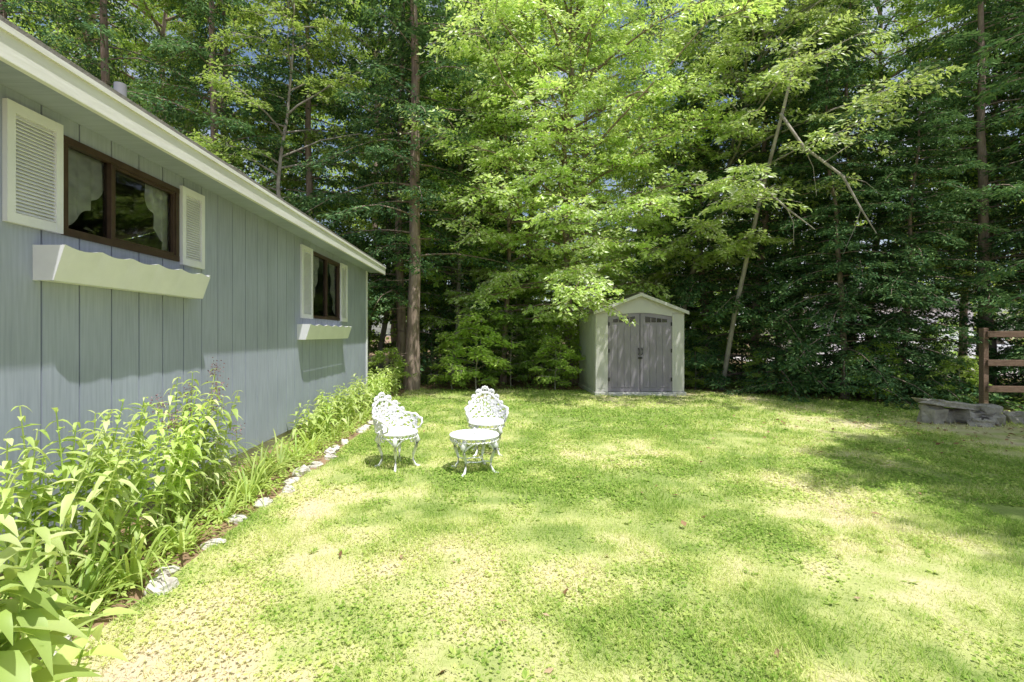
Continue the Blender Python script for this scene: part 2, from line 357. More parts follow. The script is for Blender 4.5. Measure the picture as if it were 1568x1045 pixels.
def bake(name,mb,LV,bark,leaf):
    return (mb.mesh(name+'_trunk',[bark],True), mesh_np(name+'_crown',LV,np.arange(len(LV)).reshape(-1,4),[leaf]))
def plant(name,var,loc,rot=0,sc=1):
    e=empty(name,loc,rot,sc)
    link(bpy.data.objects.new('trunk',var[0]),e); link(bpy.data.objects.new('crown',var[1]),e)
    return e
HA=bake('hemA',*gen_hem(1,18,.18,3.4,3.3,100,gap=.08),M_bark,M_hem)
HB=bake('hemB',*gen_hem(2,16,.15,2.4,3.1,100,gap=.05),M_bark,M_hem)
HC=bake('hemC',*gen_hem(3,13,.13,.35,3.1,130,K=18),M_bark,M_hem)
HD=bake('hemD',*gen_hem(4,11,.10,.25,2.6,110,K=18),M_bark,M_hem)
DA=bake('decA',*gen_tree(11,16,.15,3.2,3.1,46,K=42,lL=.13,lW=.08),M_bark,M_beech)
DB=bake('decB',*gen_tree(12,14,.10,1.8,2.9,46,K=42,lean=(.8,.2),lL=.13,lW=.07),M_bark2,M_beech)
DC=bake('decC',*gen_tree(13,19,.16,5,3.3,46,K=42,lL=.14,lW=.085),M_bark,M_beech)
SA=bake('shrA',*gen_tree(14,1.9,.02,.2,.75,16,tw=7,K=24,lL=.12,lW=.055,tl=.45),M_bark2,M_shrub)
SB=bake('shrB',*gen_tree(15,3.6,.03,.4,1.3,26,tw=10,K=28,lL=.11,lW=.06,tl=.6),M_bark2,M_maple)
SC=bake('shrC',*gen_tree(16,6.5,.05,.8,1.9,34,tw=10,K=30,lL=.13,lW=.07,tl=.8),M_bark2,M_beech)

fc=(.25,-.85,0)
T1=bake('hero1',*gen_tree(21,15,.12,2.6,3.5,78,tw=15,K=62,lL=.125,lW=.06,bias=(.15,-.8),rise=.28,tl=1.2,tilt=.7,face=fc),M_bark,M_hero)
plant('beech_tree',T1,(2.5,14.3,0))
T2=bake('hero2',*gen_tree(22,12,.10,3.0,3.1,62,tw=13,K=62,lL=.125,lW=.058,lean=(2.6,-1.5),bias=(-.1,-.6),rise=.2,tilt=.7,face=fc),M_bark2,M_hero)
plant('beech_tree',T2,(5.4,14.6,0))
T3=bake('hero3',*gen_tree(23,11,.09,1.7,2.6,48,tw=13,K=50,lL=.115,lW=.055,bias=(.2,-.5),rise=.15,tilt=.6,face=fc),M_bark,M_hero)
plant('beech_tree',T3,(.4,14.6,0))
db=MB()
def w(px,py,d): return np.array([(px-750)/740*d,d,1.5-(py-512)/740*d])
db.tube([w(1100,640-15,13.2),w(1125,480,12.6),w(1165,300,11.6),w(1200,165,10.8),w(1225,60,10.4)],[.07,.06,.045,.035,.02],7)
db.tube([w(1172,270,11.4),w(1160,280,10.6),w(1205,320,10.2),w(1248,352,10.)],[.035,.03,.022,.008],6)
db.tube([w(1195,175,10.85),w(1230,225,10.2),w(1290,270,10.),w(1318,320,9.8),w(1342,358,9.7)],[.035,.032,.028,.02,.008],6)
for a,b in(((1290,270),(1350,300)),((1230,225),(1250,300)),((1205,320),(1215,375)),((1318,320),(1290,390)),((1260,250),(1320,215))):
    db.tube([w(*a,10.),w((a[0]+b[0])/2+5,(a[1]+b[1])/2-6,10.1),w(*b,10.)],[.012,.008,.003],4)
db.obj('dead_leaning_tree',[M_bark2],None,True)

P_=[(HA,'hemlock_tree',-2.1,13.0,1.05),(HB,'hemlock_tree',-2.75,14.2,1),(HB,'hemlock_tree',-5.2,14.2,1),(HB,'hemlock_tree',-7.6,13.6,1.05),
(HA,'hemlock_tree',-10.6,13.2,1),(HA,'hemlock_tree',-14,14,1.1),(DB,'maple_tree',-5.9,12.8,.85),(DA,'maple_tree',-8.8,15.4,1),(DC,'maple_tree',-12.5,17.5,1),
(DB,'maple_tree',-3.6,15.8,1),(HC,'hemlock_tree',-1.0,16.8,1.1),(DA,'maple_tree',1.2,17.2,.95),(DB,'maple_tree',-1.2,14.9,.8),
(HC,'hemlock_tree',7.6,13.4,.95),(HC,'hemlock_tree',9.3,12.4,.85),(HD,'hemlock_tree',8.3,11.3,.75),(HB,'hemlock_tree',11.2,10.9,.85),(HD,'hemlock_tree',12.6,9.6,.9),
(HB,'hemlock_tree',14.0,12.4,1),(HB,'hemlock_tree',9.8,15.6,.95),(DA,'maple_tree',12.0,15.4,.8),(DB,'maple_tree',7.0,15.9,.95),
(HA,'hemlock_tree',13.6,11.5,.95),(HA,'hemlock_tree',15.4,13.6,1),(DA,'maple_tree',10.6,13.6,.75),(DA,'maple_tree',15.5,15.9,.8),(DA,'maple_tree',13.2,13.0,.75),
(DC,'maple_tree',7.3,1.7,.72),(HB,'hemlock_tree',9.5,6.5,.85),(DC,'maple_tree',9.6,3.6,.75),(DB,'maple_tree',9.4,-1.5,.8),
(HD,'hemlock_tree',9.6,11.2,.7),(HD,'hemlock_tree',11.9,10.2,.7),(HC,'hemlock_tree',6.4,14.6,.9)]
for i,(v,n_,x,y,sc) in enumerate(P_): plant(n_,v,(x,y,0),(i*1.7) if n_.startswith('hem') else (i*1.7)%1.4-.7,sc)
rs=np.random.default_rng(77); pts=[]
tries=0
while tries<900:
    tries+=1; y=rs.uniform(18,31); x=rs.uniform(-.95*y,1.1*y)
    if x>12 and y<33 and x<36: continue
    if 8.5<x<13.5 and 20<y<29: continue
    if any((x-a)**2+(y-b)**2<4.2**2 for a,b in pts): continue
    pts.append((x,y))
vs=[(HC,'hemlock_tree'),(HB,'hemlock_tree'),(DA,'maple_tree'),(DB,'maple_tree'),(DC,'maple_tree')]
for x,y in pts:
    k=rs.integers(0,5); sc=rs.uniform(.9,1.25)*(1+.016*(y-16))
    if x/y>.45: sc*=.8
    plant(vs[k][1],vs[k][0],(x,y,0),rs.uniform(-.8,.8),sc)
print('forest trees',len(pts))
for x,y,v,sc in [(-.35,12.8,SA,1.05),(-1.0,13.0,SA,.8),(1.75,12.9,SA,.75),(.9,15.3,SB,.9),(5.8,15.3,SB,.9),(3.4,16.5,SB,1),(5.6,13.2,SA,.6),(7.1,12.4,SA,.6),(8.6,10.8,SA,.7),(9.6,9.9,SA,.55),
    (9,22,SB,1.1),(10.5,24,SB,1.2),(12,23,SB,1.2),(11.5,27,SB,1.3),(9.5,27,SB,1.3),(11.3,9.2,SA,.6),(-2.6,12.3,SA,.6),(6.2,13.9,SB,.6),(2.0,13.9,SA,1),
    (-3.4,17.4,SC,.9),(-5.8,17,SC,1),(-1.6,18.2,SC,.9),(.4,19,SC,.9),(2.3,18.6,SC,.9),(4.4,17.8,SC,.8),(6.0,18.6,SC,.9),(-2.3,21,SC,1.1),(1.2,22,SC,1.1),(4,22,SC,1.1),(6.8,20.5,SC,1),(-4.6,15.2,SB,1),(-1.9,15.9,SB,.9),(.6,13.6,SB,.6),(1.6,14.6,SB,.6),
    (14.5,16.2,SB,.5),(18,19,SB,.6)]:
    plant('shrub',v,(x,y,0),(x*3.1)%1.6-.8,sc)
rng=np.random.default_rng(404)
nc=430; cx_=rng.uniform(-46,62,nc); cy_=rng.uniform(36,46,nc)+ .12*np.abs(cx_)
top=15+7*vnoise(cx_,cy_*0,4.,31)+4*vnoise(cx_,cy_*0,1.3,32); top=np.where(cx_/cy_>.4,top*.85,top)
cz_=rng.random(nc)*top; cr=rng.uniform(1.2,2.6,nc); K=100
C=np.repeat(np.stack([cx_,cy_,cz_],-1),K,0); u=norm(rnd3(nc*K,1))*(rng.random(nc*K)**.4*np.repeat(cr,K))[:,None]*[1,1,.6]
P=C+u; P[:,2]=np.abs(P[:,2]); m=len(P)
V=quads(P,rnd3(m,1)+[0,0,-.3],np.array([0,0,1.])+rnd3(m,.6),rng.uniform(.3,.6,m),rng.uniform(.2,.36,m))
link(bpy.data.objects.new('distant_trees',mesh_np('distant_trees',V,np.arange(len(V)).reshape(-1,4),[M_beech])))

# ------------------------------------------------------------------ house
house=empty('wooden_house')
WX=-2.8; Y0,Y1=-3.0,11.0; ZB=.16; ZT=3.02
wins=[(3.17,4.33,2.17,2.79),(7.62,8.98,1.77,2.80)]
gro=sorted([y for y in np.arange(3.02,11,.28)]+[y for y in np.arange(3.02-.28,-3,-.28)])
br=sorted(set([Y0]+gro+[Y1-.0]+[a for w_ in wins for a in w_[:2]]))
sb=MB()
for a,b in zip(br[:-1],br[1:]):
    if b-a<.002: continue
    ga=.006 if a in gro else 0; gb_=.006 if b in gro else 0
    segs=[(ZB,ZT)]
    for w_ in wins:
        if a>=w_[0]-1e-6 and b<=w_[1]+1e-6: segs=[(ZB,w_[2]),(w_[3],ZT)]
    for z0,z1 in segs:
        sb.box(WX-.02,WX,a+ga,b-gb_,z0,z1,0)
        if a in gro: sb.box(WX-.02,WX-.009,a-.006,a+.006,z0,z1,1)
sb.obj('siding_wall',[M_side,M_groove],house)
ob=MB()
ob.box(-10.8,-10.78,Y0,Y1,0,ZT)
ob.obj('back_wall',[M_side],house)
for nm,yy in(('gable_wall_far',Y1-.02),('gable_wall_near',Y0)):
    prism(nm,[(-10.78,0.01),(WX-.022,0.01),(WX-.022,ZT),(-6.8,ZT+.98),(-10.78,ZT)],'y',yy,yy+.018,M_side,house)
fb=MB(); fb.box(WX-.2,WX-.035,Y0,Y1-.03,0,ZB+.02); fb.obj('foundation',[M_conc],house)
fl=MB(); fl.box(-10.7,WX-.21,Y0+.03,Y1-.04,.3,.35); fl.obj('floor',[M_interior],house)
pw=MB(); pw.box(-6.2,-6.1,Y0+.03,Y1-.04,.36,3.0); pw.obj('partition_wall',[M_interior],house)
sl=.25
def roofslab(xe,xr,ze,name):
    zr=ze+abs(xr-xe)*sl
    prism(name,[(xe,ze),(xr,zr),(xr,zr+.03),(xe,ze+.03)],'y',Y0-.3,Y1+.30,M_roof,house)
roofslab(-2.43,-6.8,3.055,'roof_slab'); roofslab(-11.17,-6.8,3.055,'roof_slab_rear')
eb=MB(); eb.box(-2.47,-2.435,Y0-.3,Y1+.28,2.88,3.05); eb.obj('fascia_board',[M_fascia],house,bevel=.004)
eb=MB(); eb.box(-2.434,-2.42,Y0-.3,Y1+.285,3.02,3.053); eb.obj('drip_edge',[M_fascia],house)
eb=MB(); eb.box(WX+.002,-2.472,Y0-.3,Y1+.28,2.93,2.945); eb.obj('soffit',[M_side],house)
prism('rake_board',[(-2.472,2.90),(-2.472,3.045),(-6.8,4.125),(-6.8,3.98)],'y',Y1+.255,Y1+.285,M_fascia,house)
ct=MB(); ct.box(WX+.001,WX+.022,Y1-.09,Y1+.022,ZB,2.93); ct.box(WX-.09,WX-.001,Y1,Y1+.02,ZB,2.93); ct.obj('corner_trim',[M_white],house,bevel=.003)
pp=MB(); a=np.linspace(3.2,3.80,3); pp.tube([(-3.4,4.45,q) for q in a],[.05]*3,14); pp.tube([(-3.4,4.45,3.80),(-3.4,4.45,3.802),(-3.4,4.45,3.803)],[.05,.03,.001],14); pp.obj('vent_pipe',[surf('pipe_grey',(.25,.25,.27),(.32,.32,.34),4,.5,0)],house,True)
for wi,(y0,y1,z0,z1) in enumerate(wins):
    f=MB(); t=.03; xo=WX+.015; xi=WX-.05
    f.box(xi,xo,y0-.015,y1+.015,z0-.02,z0+t); f.box(xi,xo,y0-.015,y1+.015,z1-t,z1+.015)
    f.box(xi,xo-.002,y0-.015,y0+t,z0+t,z1-t); f.box(xi,xo-.002,y1-t,y1+.015,z0+t,z1-t)
    ym=y0+(y1-y0)*(.36 if wi==0 else .5)
    f.box(xi,xo-.006,ym-.02,ym+.02,z0+t,z1-t)
    f.box(xi+.01,xo-.012,ym+.02,y1-t,z0+t,z0+t+.02); f.box(xi+.01,xo-.012,ym+.02,y1-t,z1-t-.02,z1-t); f.box(xi+.01,xo-.012,y1-t-.02,y1-t,z0+t+.02,z1-t-.02)
    f.obj('window_frame',[M_brown],house,bevel=.002)
    g=MB(); g.add([(WX-.025,y0,z0),(WX-.025,y1,z0),(WX-.025,y1,z1),(WX-.025,y0,z1)],[(0,1,2,3)]); g.obj('window_glass',[M_glass],house)
    def curtain(a,b,zb,zt,amp,k,xc,shape=None):
        yy=np.linspace(a,b,60); zz=np.linspace(0,1,10); Yg,Zg=np.meshgrid(yy,zz,indexing='ij')
        zl=zb if shape is None else shape((Yg-a)/(b-a))
        Zw=zt+(zl-zt)*Zg
        Xg=xc+amp*np.sin(Yg*k)*(0.5+Zg)
        ii=np.arange(600).reshape(60,10); Fq=np.stack([ii[:-1,:-1],ii[1:,:-1],ii[1:,1:],ii[:-1,1:]],-1).reshape(-1,4)
        link(bpy.data.objects.new('curtain',mesh_np('curtain',np.stack([Xg,Yg,Zw],-1).reshape(-1,3),Fq,[M_curtain],True)),house)
    curtain(y0,y0+.50,z0,z1,.012,55,WX-.075,lambda u:z0+.03+(z1-z0)*.8*u**1.7+.012*np.sin(u*40))
    curtain(y1-.3,y1,z0-.02,z1,.012,60,WX-.075,lambda u:z0+.02+(z1-z0)*.8*(1-u)**1.5+.012*np.sin(u*30))
    for (a,b,zz0,zz1) in ([(2.775,3.14,2.15,2.855),(4.36,4.70,2.13,2.84)] if wi==0 else [(7.14,7.58,1.74,2.83),(9.02,9.42,1.74,2.83)]):
        s_=MB(); x0=WX+.002; x1=WX+.032; q=.05
        s_.box(x0,x1,a,a+q,zz0,zz1); s_.box(x0,x1,b-q,b,zz0,zz1); s_.box(x0,x1-.002,a+q,b-q,zz0,zz0+.06); s_.box(x0,x1-.002,a+q,b-q,zz1-.06,zz1)
        z=zz0+.075
        c_,sn=math.cos(.75),math.sin(.75)
        while z<zz1-.07:
            s_.obox((x0+.014,(a+b)/2,z),(.004,b-a-2*q,.028),[(c_,0,-sn),(0,1,0),(sn,0,c_)]); z+=.022
        s_.add([(x0,a+q,zz0),(x0,b-q,zz0),(x0,b-q,zz1),(x0,a+q,zz1)],[(0,1,2,3)])
        s_.obj('shutter',[M_white],house)
for (a,b,zb,zt) in ((2.96,4.50,1.83,2.05),(7.02,9.10,1.42,1.65)):
    xt,xb=WX+.20,WX+.13; n=60; yy=np.linspace(a,b,n)
    top=zt-.022*np.abs(np.sin((yy-a)/(b-a)*math.pi*5.5))
    Vq=[];Fq=[]
    for i,y in enumerate(yy): Vq+= [(xb,y,zb),(xt,y,top[i]),(xt-.018,y,top[i]),(xb-.018,y,zb)]
    for i in range(n-1):
        k=4*i
        for j in range(4): Fq.append((k+j,k+(j+1)%4,k+4+(j+1)%4,k+4+j))
    fbx=MB(); fbx.add(Vq,Fq)
    fbx.add([(WX+.003,a+.02,zb+.003),(xb-.02,a+.02,zb+.003),(xb-.02,b-.02,zb+.003),(WX+.003,b-.02,zb+.003)],[(0,1,2,3)])
    for y in(a-.001,b-.017):
        fbx.add([(WX+.002,y,zb),(xb,y,zb),(xt,y,zt-.003),(WX+.002,y,zt-.003),(WX+.002,y+.018,zb),(xb,y+.018,zb),(xt,y+.018,zt-.003),(WX+.002,y+.018,zt-.003)],[(0,1,2,3),(7,6,5,4),(0,4,5,1),(1,5,6,2),(2,6,7,3),(3,7,4,0)])
    fbx.box(WX+.003,WX+.018,a+.02,b-.02,zb+.005,zt-.03)
    fbx.box(WX+.02,xb-.01,a+.02,b-.02,zb+.10,zb+.11)
    fbx.obj('flower_box',[M_white],house)

# ------------------------------------------------------------------ shed
shed=empty('garden_shed'); sx0,sx1,sy0,sy1=2.58,4.75,11.8,13.95; ez,pz=2.04,2.46; cx=(sx0+sx1)/2
b=MB(); b.box(sx0-.03,sx1+.03,sy0-.05,sy1+.03,0,.09); b.obj('base',[M_shedw],shed,bevel=.01)
b=MB(); b.box(sx0+.3,sx1-.25,sy0-.16,sy0-.052,0,.06); b.obj('threshold',[M_shedw],shed,bevel=.01)
dx0,dx1=sx0+.31,sx1-.30
b=MB()
for a,c in((sx0,dx0-.004),(dx1+.004,sx1)):
    b.box(a,c,sy0,sy0+.06,.092,ez-.04)
b.obj('front_panels',[M_shedw],shed,bevel=.012)
b=MB()
for a,c in((sx0,dx0-.004),(dx1+.004,sx1)):
    b.box(a+.06,c-.06,sy0-.005,sy0-.001,.18,1.85)
b.obj('front_panel_inset',[M_shedw],shed,bevel=.002)
arc=[(dx0,1.93)]+[(dx0+(dx1-dx0)*t,1.93+.09*math.sin(math.pi*t)) for t in np.linspace(.08,.92,10)]+[(dx1,1.93)]
prism('gable_front',[(sx0,ez-.038),(sx0,ez),(cx,pz-.02),(sx1,ez),(sx1,ez-.038),(dx1,ez-.038)]+arc[::-1]+[(dx0,ez-.038)],'y',sy0-.004,sy0+.055,M_shedw,shed)
prism('gable_back',[(sx0+.002,.1),(sx1-.002,.1),(sx1-.002,ez),(cx,pz-.02),(sx0+.002,ez)],'y',sy1-.03,sy1,M_shedw,shed)
b=MB()
for xx in(sx0,sx1-.04): b.box(xx,xx+.04,sy0+.062,sy1-.032,.092,ez)
for k in range(8):
    y=sy0+.1+k*.255
    b.box(sx0-.008,sx0-.001,y,y+.215,.2,ez-.1); b.box(sx1+.001,sx1+.008,y,y+.215,.2,ez-.1)
b.obj('side_walls',[M_shedw],shed,bevel=.004)
for k,(a,c) in enumerate(((dx0+.003,(dx0+dx1)/2-.008),((dx0+dx1)/2+.008,dx1-.003))):
    pts_=[(a,.10)]+[(c,.10)]+[(x,1.925+.09*math.sin(math.pi*(x-dx0)/(dx1-dx0))) for x in np.linspace(c,a,8)]
    prism('door_%d'%(k+1),pts_,'y',sy0+.012,sy0+.045,M_shedd,shed,bevel=.004)
    b=MB()
    x=a+.07
    wdt=(c-a-.14)/4
    for i in range(4): b.box(x+.004,x+wdt-.004,sy0+.002,sy0+.011,.2,1.72); x+=wdt
    b.obj('door_ribs_%d'%(k+1),[M_shedd],shed,bevel=.004)
    za,zc=(1.86,1.93) if k==0 else (1.93,1.86)
    prism('door_window_%d'%(k+1),[(a+.12,1.79),(c-.12,1.79),(c-.12,zc),(a+.12,za)],'y',sy0+.004,sy0+.011,M_dark,shed)
    b=MB()
    for i in range(1,4):
        x=a+.12+(c-a-.24)*i/4; b.box(x-.008,x+.008,sy0-.001,sy0+.0035,1.79,1.9)
    b.obj('door_window_bars_%d'%(k+1),[M_shedd],shed)
    hx=a if k==0 else c-.03
    b=MB()
    for z in(.35,1.05,1.7): b.box(hx,hx+.03,sy0-.006,sy0+.001,z,z+.09)
    b.obj('hinges_%d'%(k+1),[M_black],shed)
b=MB(); mcx=(dx0+dx1)/2
b.box(mcx-.005,mcx+.005,sy0+.03,sy0+.05,.1,2.0)
b.tube([(mcx+.04,sy0+.008,1.0),(mcx+.04,sy0-.03,1.02),(mcx+.04,sy0-.03,1.14),(mcx+.04,sy0+.008,1.16)],.012,6); b.tube([(mcx-.04,sy0+.008,1.0),(mcx-.04,sy0-.03,1.02),(mcx-.04,sy0-.03,1.14),(mcx-.04,sy0+.008,1.16)],.012,6)
b.box(mcx-.05,mcx+.05,sy0-.02,sy0+.001,.9,.94); b.obj('door_handles',[M_black],shed)
for nm,x0,x1 in(('roof_left',sx0-.07,cx),('roof_right',sx1+.07,cx)):
    m=(pz-ez)/(cx-sx0); z0=ez-.07*m
    prism(nm,[(x0,z0),(x1,pz),(x1,pz+.035),(x0,z0+.035)],'y',sy0-.10,sy1+.05,M_shedr,shed,bevel=.004)
    prism(nm+'_trim',[(x0,z0-.04),(x1,pz-.04),(x1,pz+.04),(x0,z0+.04)],'y',sy0-.13,sy0-.102,M_shedw,shed,bevel=.004)
    b=MB()
    for i in range(9):
        t=(i+.5)/9; x=x0+(x1-x0)*t; z=z0+(pz-z0)*t+.037
        b.box(x-.01,x+.01,sy0-.09,sy1+.04,z,z+.012)
    b.obj(nm+'_ribs',[M_shedr],shed)
b=MB(); b.box(cx-.06,cx+.06,sy0-.13,sy1+.05,pz+.025,pz+.06); b.obj('roof_ridge',[M_shedr],shed,bevel=.01)

# ------------------------------------------------------------------ garden furniture
def legs(mb,r,zt,n=4,off=math.pi/4,k=1.):
    for i in range(n):
        a=off+i*2*math.pi/n; c,s_=math.cos(a),math.sin(a)
        prof=[(r*.80,zt),(r*1.0,zt-.03*k),(r*1.12,zt-.085*k),(r*1.02,zt*.6),(r*.86,zt*.38),(r*.84,zt*.2),(r*.98,zt*.07),(r*1.16,.012),(r*1.25,.02)]
        rad=[.022,.027,.027,.021,.016,.014,.015,.018,.006]
        mb.tube([(c*p,s_*p,z) for p,z in prof],rad,7)
        for sg in(-1,1):
            P=[]
            for t in np.linspace(0,1,9):
                aa=a+sg*t*math.pi/n*.95; P.append((math.cos(aa)*r*.98,math.sin(aa)*r*.98,zt-.03-.10*(1-t)**2))
            mb.tube(P,.010,5)
        P=[]
        for t in np.linspace(0,1,12):
            th=t*2*math.pi*1.2; q=.03*(1-t*.7); P.append((c*(r*.98-.035)+c*q*math.cos(th),s_*(r*.98-.035)+s_*q*math.cos(th),zt-.09+q*math.sin(th)))
        mb.tube(P,.008,4)
def ring(mb,c,r,u,v,tr=.006,n=12,sides=4):
    a=np.arange(n)*2*np.pi/n; P=np.array(c)+r*(np.cos(a)[:,None]*u+np.sin(a)[:,None]*v); mb.tube(P,tr,sides,closed=True)
ux,uy,uz=np.eye(3)
def lattice(mb,R,z,m=14):
    for q in(1,.93,.62,.3): ring(mb,(0,0,z),R*q,ux,uy,.010 if q==1 else .007,36,6)
    for i in range(m):
        a=i*2*math.pi/m
        for rr,s_ in((.775,.135),(.46,.115)):
            aa=a+(0 if rr>.6 else math.pi/m); ring(mb,(math.cos(aa)*R*rr,math.sin(aa)*R*rr,z),R*s_,ux,uy,.0065,10)
        mb.tube([(math.cos(a)*R*.05,math.sin(a)*R*.05,z),(math.cos(a)*R*.3,math.sin(a)*R*.3,z)],.006,4)
        mb.tube([(math.cos(a)*R*.62,math.sin(a)*R*.62,z),(math.cos(a)*R*.93,math.sin(a)*R*.93,z)],.006,4)
def chair(loc,rot):
    e=empty('garden_chair',loc,rot)
    s_=MB(); lattice(s_,.22,.40); 
    for i in range(28):
        a=i*2*math.pi/28; t=np.array([-math.sin(a),math.cos(a),0]); ring(s_,(math.cos(a)*.222,math.sin(a)*.222,.375),.024,t,uz,.007,8)
    s_.obj('seat',[M_iron],e,True)
    l=MB(); legs(l,.205,.39); l.obj('legs',[M_iron],e,True)
    bk=MB()
    def S(ph,z):
        r=.235+.06*max(0,(z-.4))/.34; return np.array([math.sin(ph)*r,math.cos(ph)*r*1.0,z])
    def ht(ph):
        q=abs(ph); 
        return .40+.33*(.5+.5*math.cos(min(q,1.15)/1.15*math.pi))*.5+.165+(-.06*max(0,q-1.5)) if q<1.9 else .5
    phs=np.linspace(-1.85,1.85,61)
    bk.tube([S(p,ht(p)+.010*abs(math.sin(p*7))) for p in phs],.014,7)
    bk.tube([S(p,.41) for p in phs[6:-6]],.010,6)
    for sg in(-1,1):
        p=1.85*sg; q=S(p,ht(p)); bk.tube([q,q+[0,-.05,-.01],q+[-.01*sg,-.075,-.05],q+[-.02*sg,-.05,-.10],S(p*.93,.41)],[.014,.015,.013,.011,.010],7)
    for i,p in enumerate(np.linspace(-1.7,1.7,21)):
        h=ht(p); z=.437+ (i%2)*.026; t=np.array([math.cos(p),-math.sin(p),0])
        while z<h-.015:
            c=S(p,z); 
            hsh=(i*7+int(z*53)*3)%5
            if hsh<3: ring(bk,c,.020+.005*(hsh),t,uz,.0085,9)
            if hsh!=1:
                nrm=np.array([math.sin(p),math.cos(p),0]); q=.027+.004*(hsh%3); ca,sa=math.cos(hsh*1.3+i),math.sin(hsh*1.3+i); t1=t*ca+uz*sa; t2=-t*sa+uz*ca
                bk.add([c-t1*q*1.2+nrm*.004,c-t2*q*.7+nrm*.008,c+t1*q*1.2+nrm*.004,c+t2*q*.7+nrm*.008],[(0,1,2,3)])
                bk.add([c-t1*q*1.2-nrm*.004,c+t2*q*.7-nrm*.008,c+t1*q*1.2-nrm*.004,c-t2*q*.7-nrm*.008],[(0,1,2,3)])
            z+=.050
    for p,rr in((0,.045),(-.28,.036),(.28,.036),(-.55,.03),(.55,.03),(-.85,.022),(.85,.022)):
        t=np.array([math.cos(p),-math.sin(p),0]); c=S(p,ht(p)+rr*.75); ring(bk,c,rr,t,uz,.012,14,6); ring(bk,c,rr*.5,t,uz,.010,10,5)
        for k in range(5):
            a=math.pi*(k+.5)/5; ring(bk,c+rr*1.0*(math.cos(a)*t+math.sin(a)*uz),.011,t,uz,.007,8)
    bk.obj('backrest',[M_iron],e,True)
    return e
chair((-.04,6.05,0),.08); chair((-1.04,5.45,0),.85)
e=empty('garden_table',(-.17,5.3,0),.35)
t=MB(); lattice(t,.265,.40,18); 
for i in range(36):
    a=i*2*math.pi/36; q=np.array([-math.sin(a),math.cos(a),0]); ring(t,(math.cos(a)*.262,math.sin(a)*.262,.375),.024,q,uz,.007,8)
for i in range(18):
    a0=i*2*math.pi/18; c=np.array([math.cos(a0)*.205,math.sin(a0)*.205,.401]); u=np.array([math.cos(a0),math.sin(a0),0]); v=np.array([-u[1],u[0],0])
    t.add([c-u*.034,c+v*.028,c+u*.034,c-v*.028],[(0,1,2,3)])
t.obj('table_top',[M_iron],e,True)
l=MB(); legs(l,.235,.39,k=1.1); ring(l,(0,0,.12),.10,ux,uy,.007,20,5)
for i in range(4):
    a=math.pi/4+i*math.pi/2; l.tube([(math.cos(a)*.1,math.sin(a)*.1,.12),(math.cos(a)*.2,math.sin(a)*.2,.13)],.007,5)
l.obj('legs',[M_iron],e,True)

# ------------------------------------------------------------------ stones
def rock(mb,c,size,seed,p=.6,jit=.1,rz=None,tilt=0):
    r=np.random.default_rng(seed); nu,nv=10,8; rz=r.uniform(0,3) if rz is None else rz
    V=[]; cr_,sr_=math.cos(rz),math.sin(rz)
    for j in range(nv):
        ph=math.pi*(j+.02)/(nv-1+.04)
        for i in range(nu):
            th=2*math.pi*i/nu; d=np.array([math.cos(th)*math.sin(ph),math.sin(th)*math.sin(ph),math.cos(ph)])
            d=np.sign(d)*np.abs(d)**p*np.array(size)*(1+r.normal(0,jit)); d[2]+=tilt*d[0]; V.append(np.array(c)+[d[0]*cr_-d[1]*sr_,d[0]*sr_+d[1]*cr_,d[2]])
    F=[(j*nu+i,j*nu+(i+1)%nu,(j+1)*nu+(i+1)%nu,(j+1)*nu+i) for j in range(nv-1) for i in range(nu)]
    mb.add(V,F)
st=MB(); y=1.5; k=0
while y<10.2:
    l=random.uniform(.035,.10); y+=l
    if random.random()<.75: rock(st,(-1.97+random.uniform(-.06,.06),y,random.uniform(.0,.025)),(random.uniform(.045,.08),l,random.uniform(.035,.055)),k,.65,.13,random.uniform(-.5,.5))
    y+=l+random.uniform(.02,.20); k+=1
st.obj('stone_edging',[M_stone])
sbn=empty('stone_bench')
b=MB(); rock(b,(7.70,8.1,.33),(.44,.2,.05),201,.4,.1,.05,-.12); b.obj('seat_slab',[M_slab],sbn)
b=MB(); rock(b,(7.42,8.15,.15),(.15,.15,.16),202,.45,.13,.1); rock(b,(7.72,8.2,.10),(.17,.13,.12),208,.45,.13,.6); rock(b,(8.0,8.1,.13),(.19,.16,.12),203,.45,.13,.3); rock(b,(8.25,7.95,.10),(.19,.14,.11),205,.45,.13,.5);rock(b,(8.22,8.0,.26),(.17,.13,.07),207,.45,.13,.2);rock(b,(7.95,7.8,.05),(.18,.11,.08),206,.5,.14,0); b.obj('support_stones',[M_slab],sbn)
b=MB()
for i in range(14): rock(b,(8.55+i*.3,8.15-.08*i+random.uniform(-.25,.25),.07),(random.uniform(.1,.22),random.uniform(.08,.16),random.uniform(.05,.13)),300+i,.45,.13)
b.obj('border_rocks',[M_slab])

# ------------------------------------------------------------------ border plants
def strips(P0,D,L,W,rise,droop,nseg=4,prof='leaf'):
    n=len(P0); s=np.linspace(0,1,nseg+1); D=D.copy(); D[:,2]=0; D=norm(D); S=np.cross(D,[0,0,1.])
    C=P0[:,None,:]+D[:,None,:]*(L[:,None]*s)[:,:,None]; 
    if prof=='leaf': wd=np.sin(np.pi*np.clip(s,.03,.985)**.75)
    else: wd=np.clip(1-s**2.5,.06,1)
    C[:,:,2]+=L[:,None]*(rise[:,None]*s-droop[:,None]*s*s)
    hw=(W[:,None]*wd)[:,:,None]*.5*S[:,None,:]; up=np.array([0,0,1.])*(W[:,None]*wd)[:,:,None]*.22
    V=np.stack([C-hw+up,C,C+hw+up],2)
    idx=np.arange(n*(nseg+1)*3).reshape(n,nseg+1,3)
    F=np.stack([idx[:,:-1,:-1],idx[:,:-1,1:],idx[:,1:,1:],idx[:,1:,:-1]],-1).reshape(-1,4)
    return V.reshape(-1,3),F
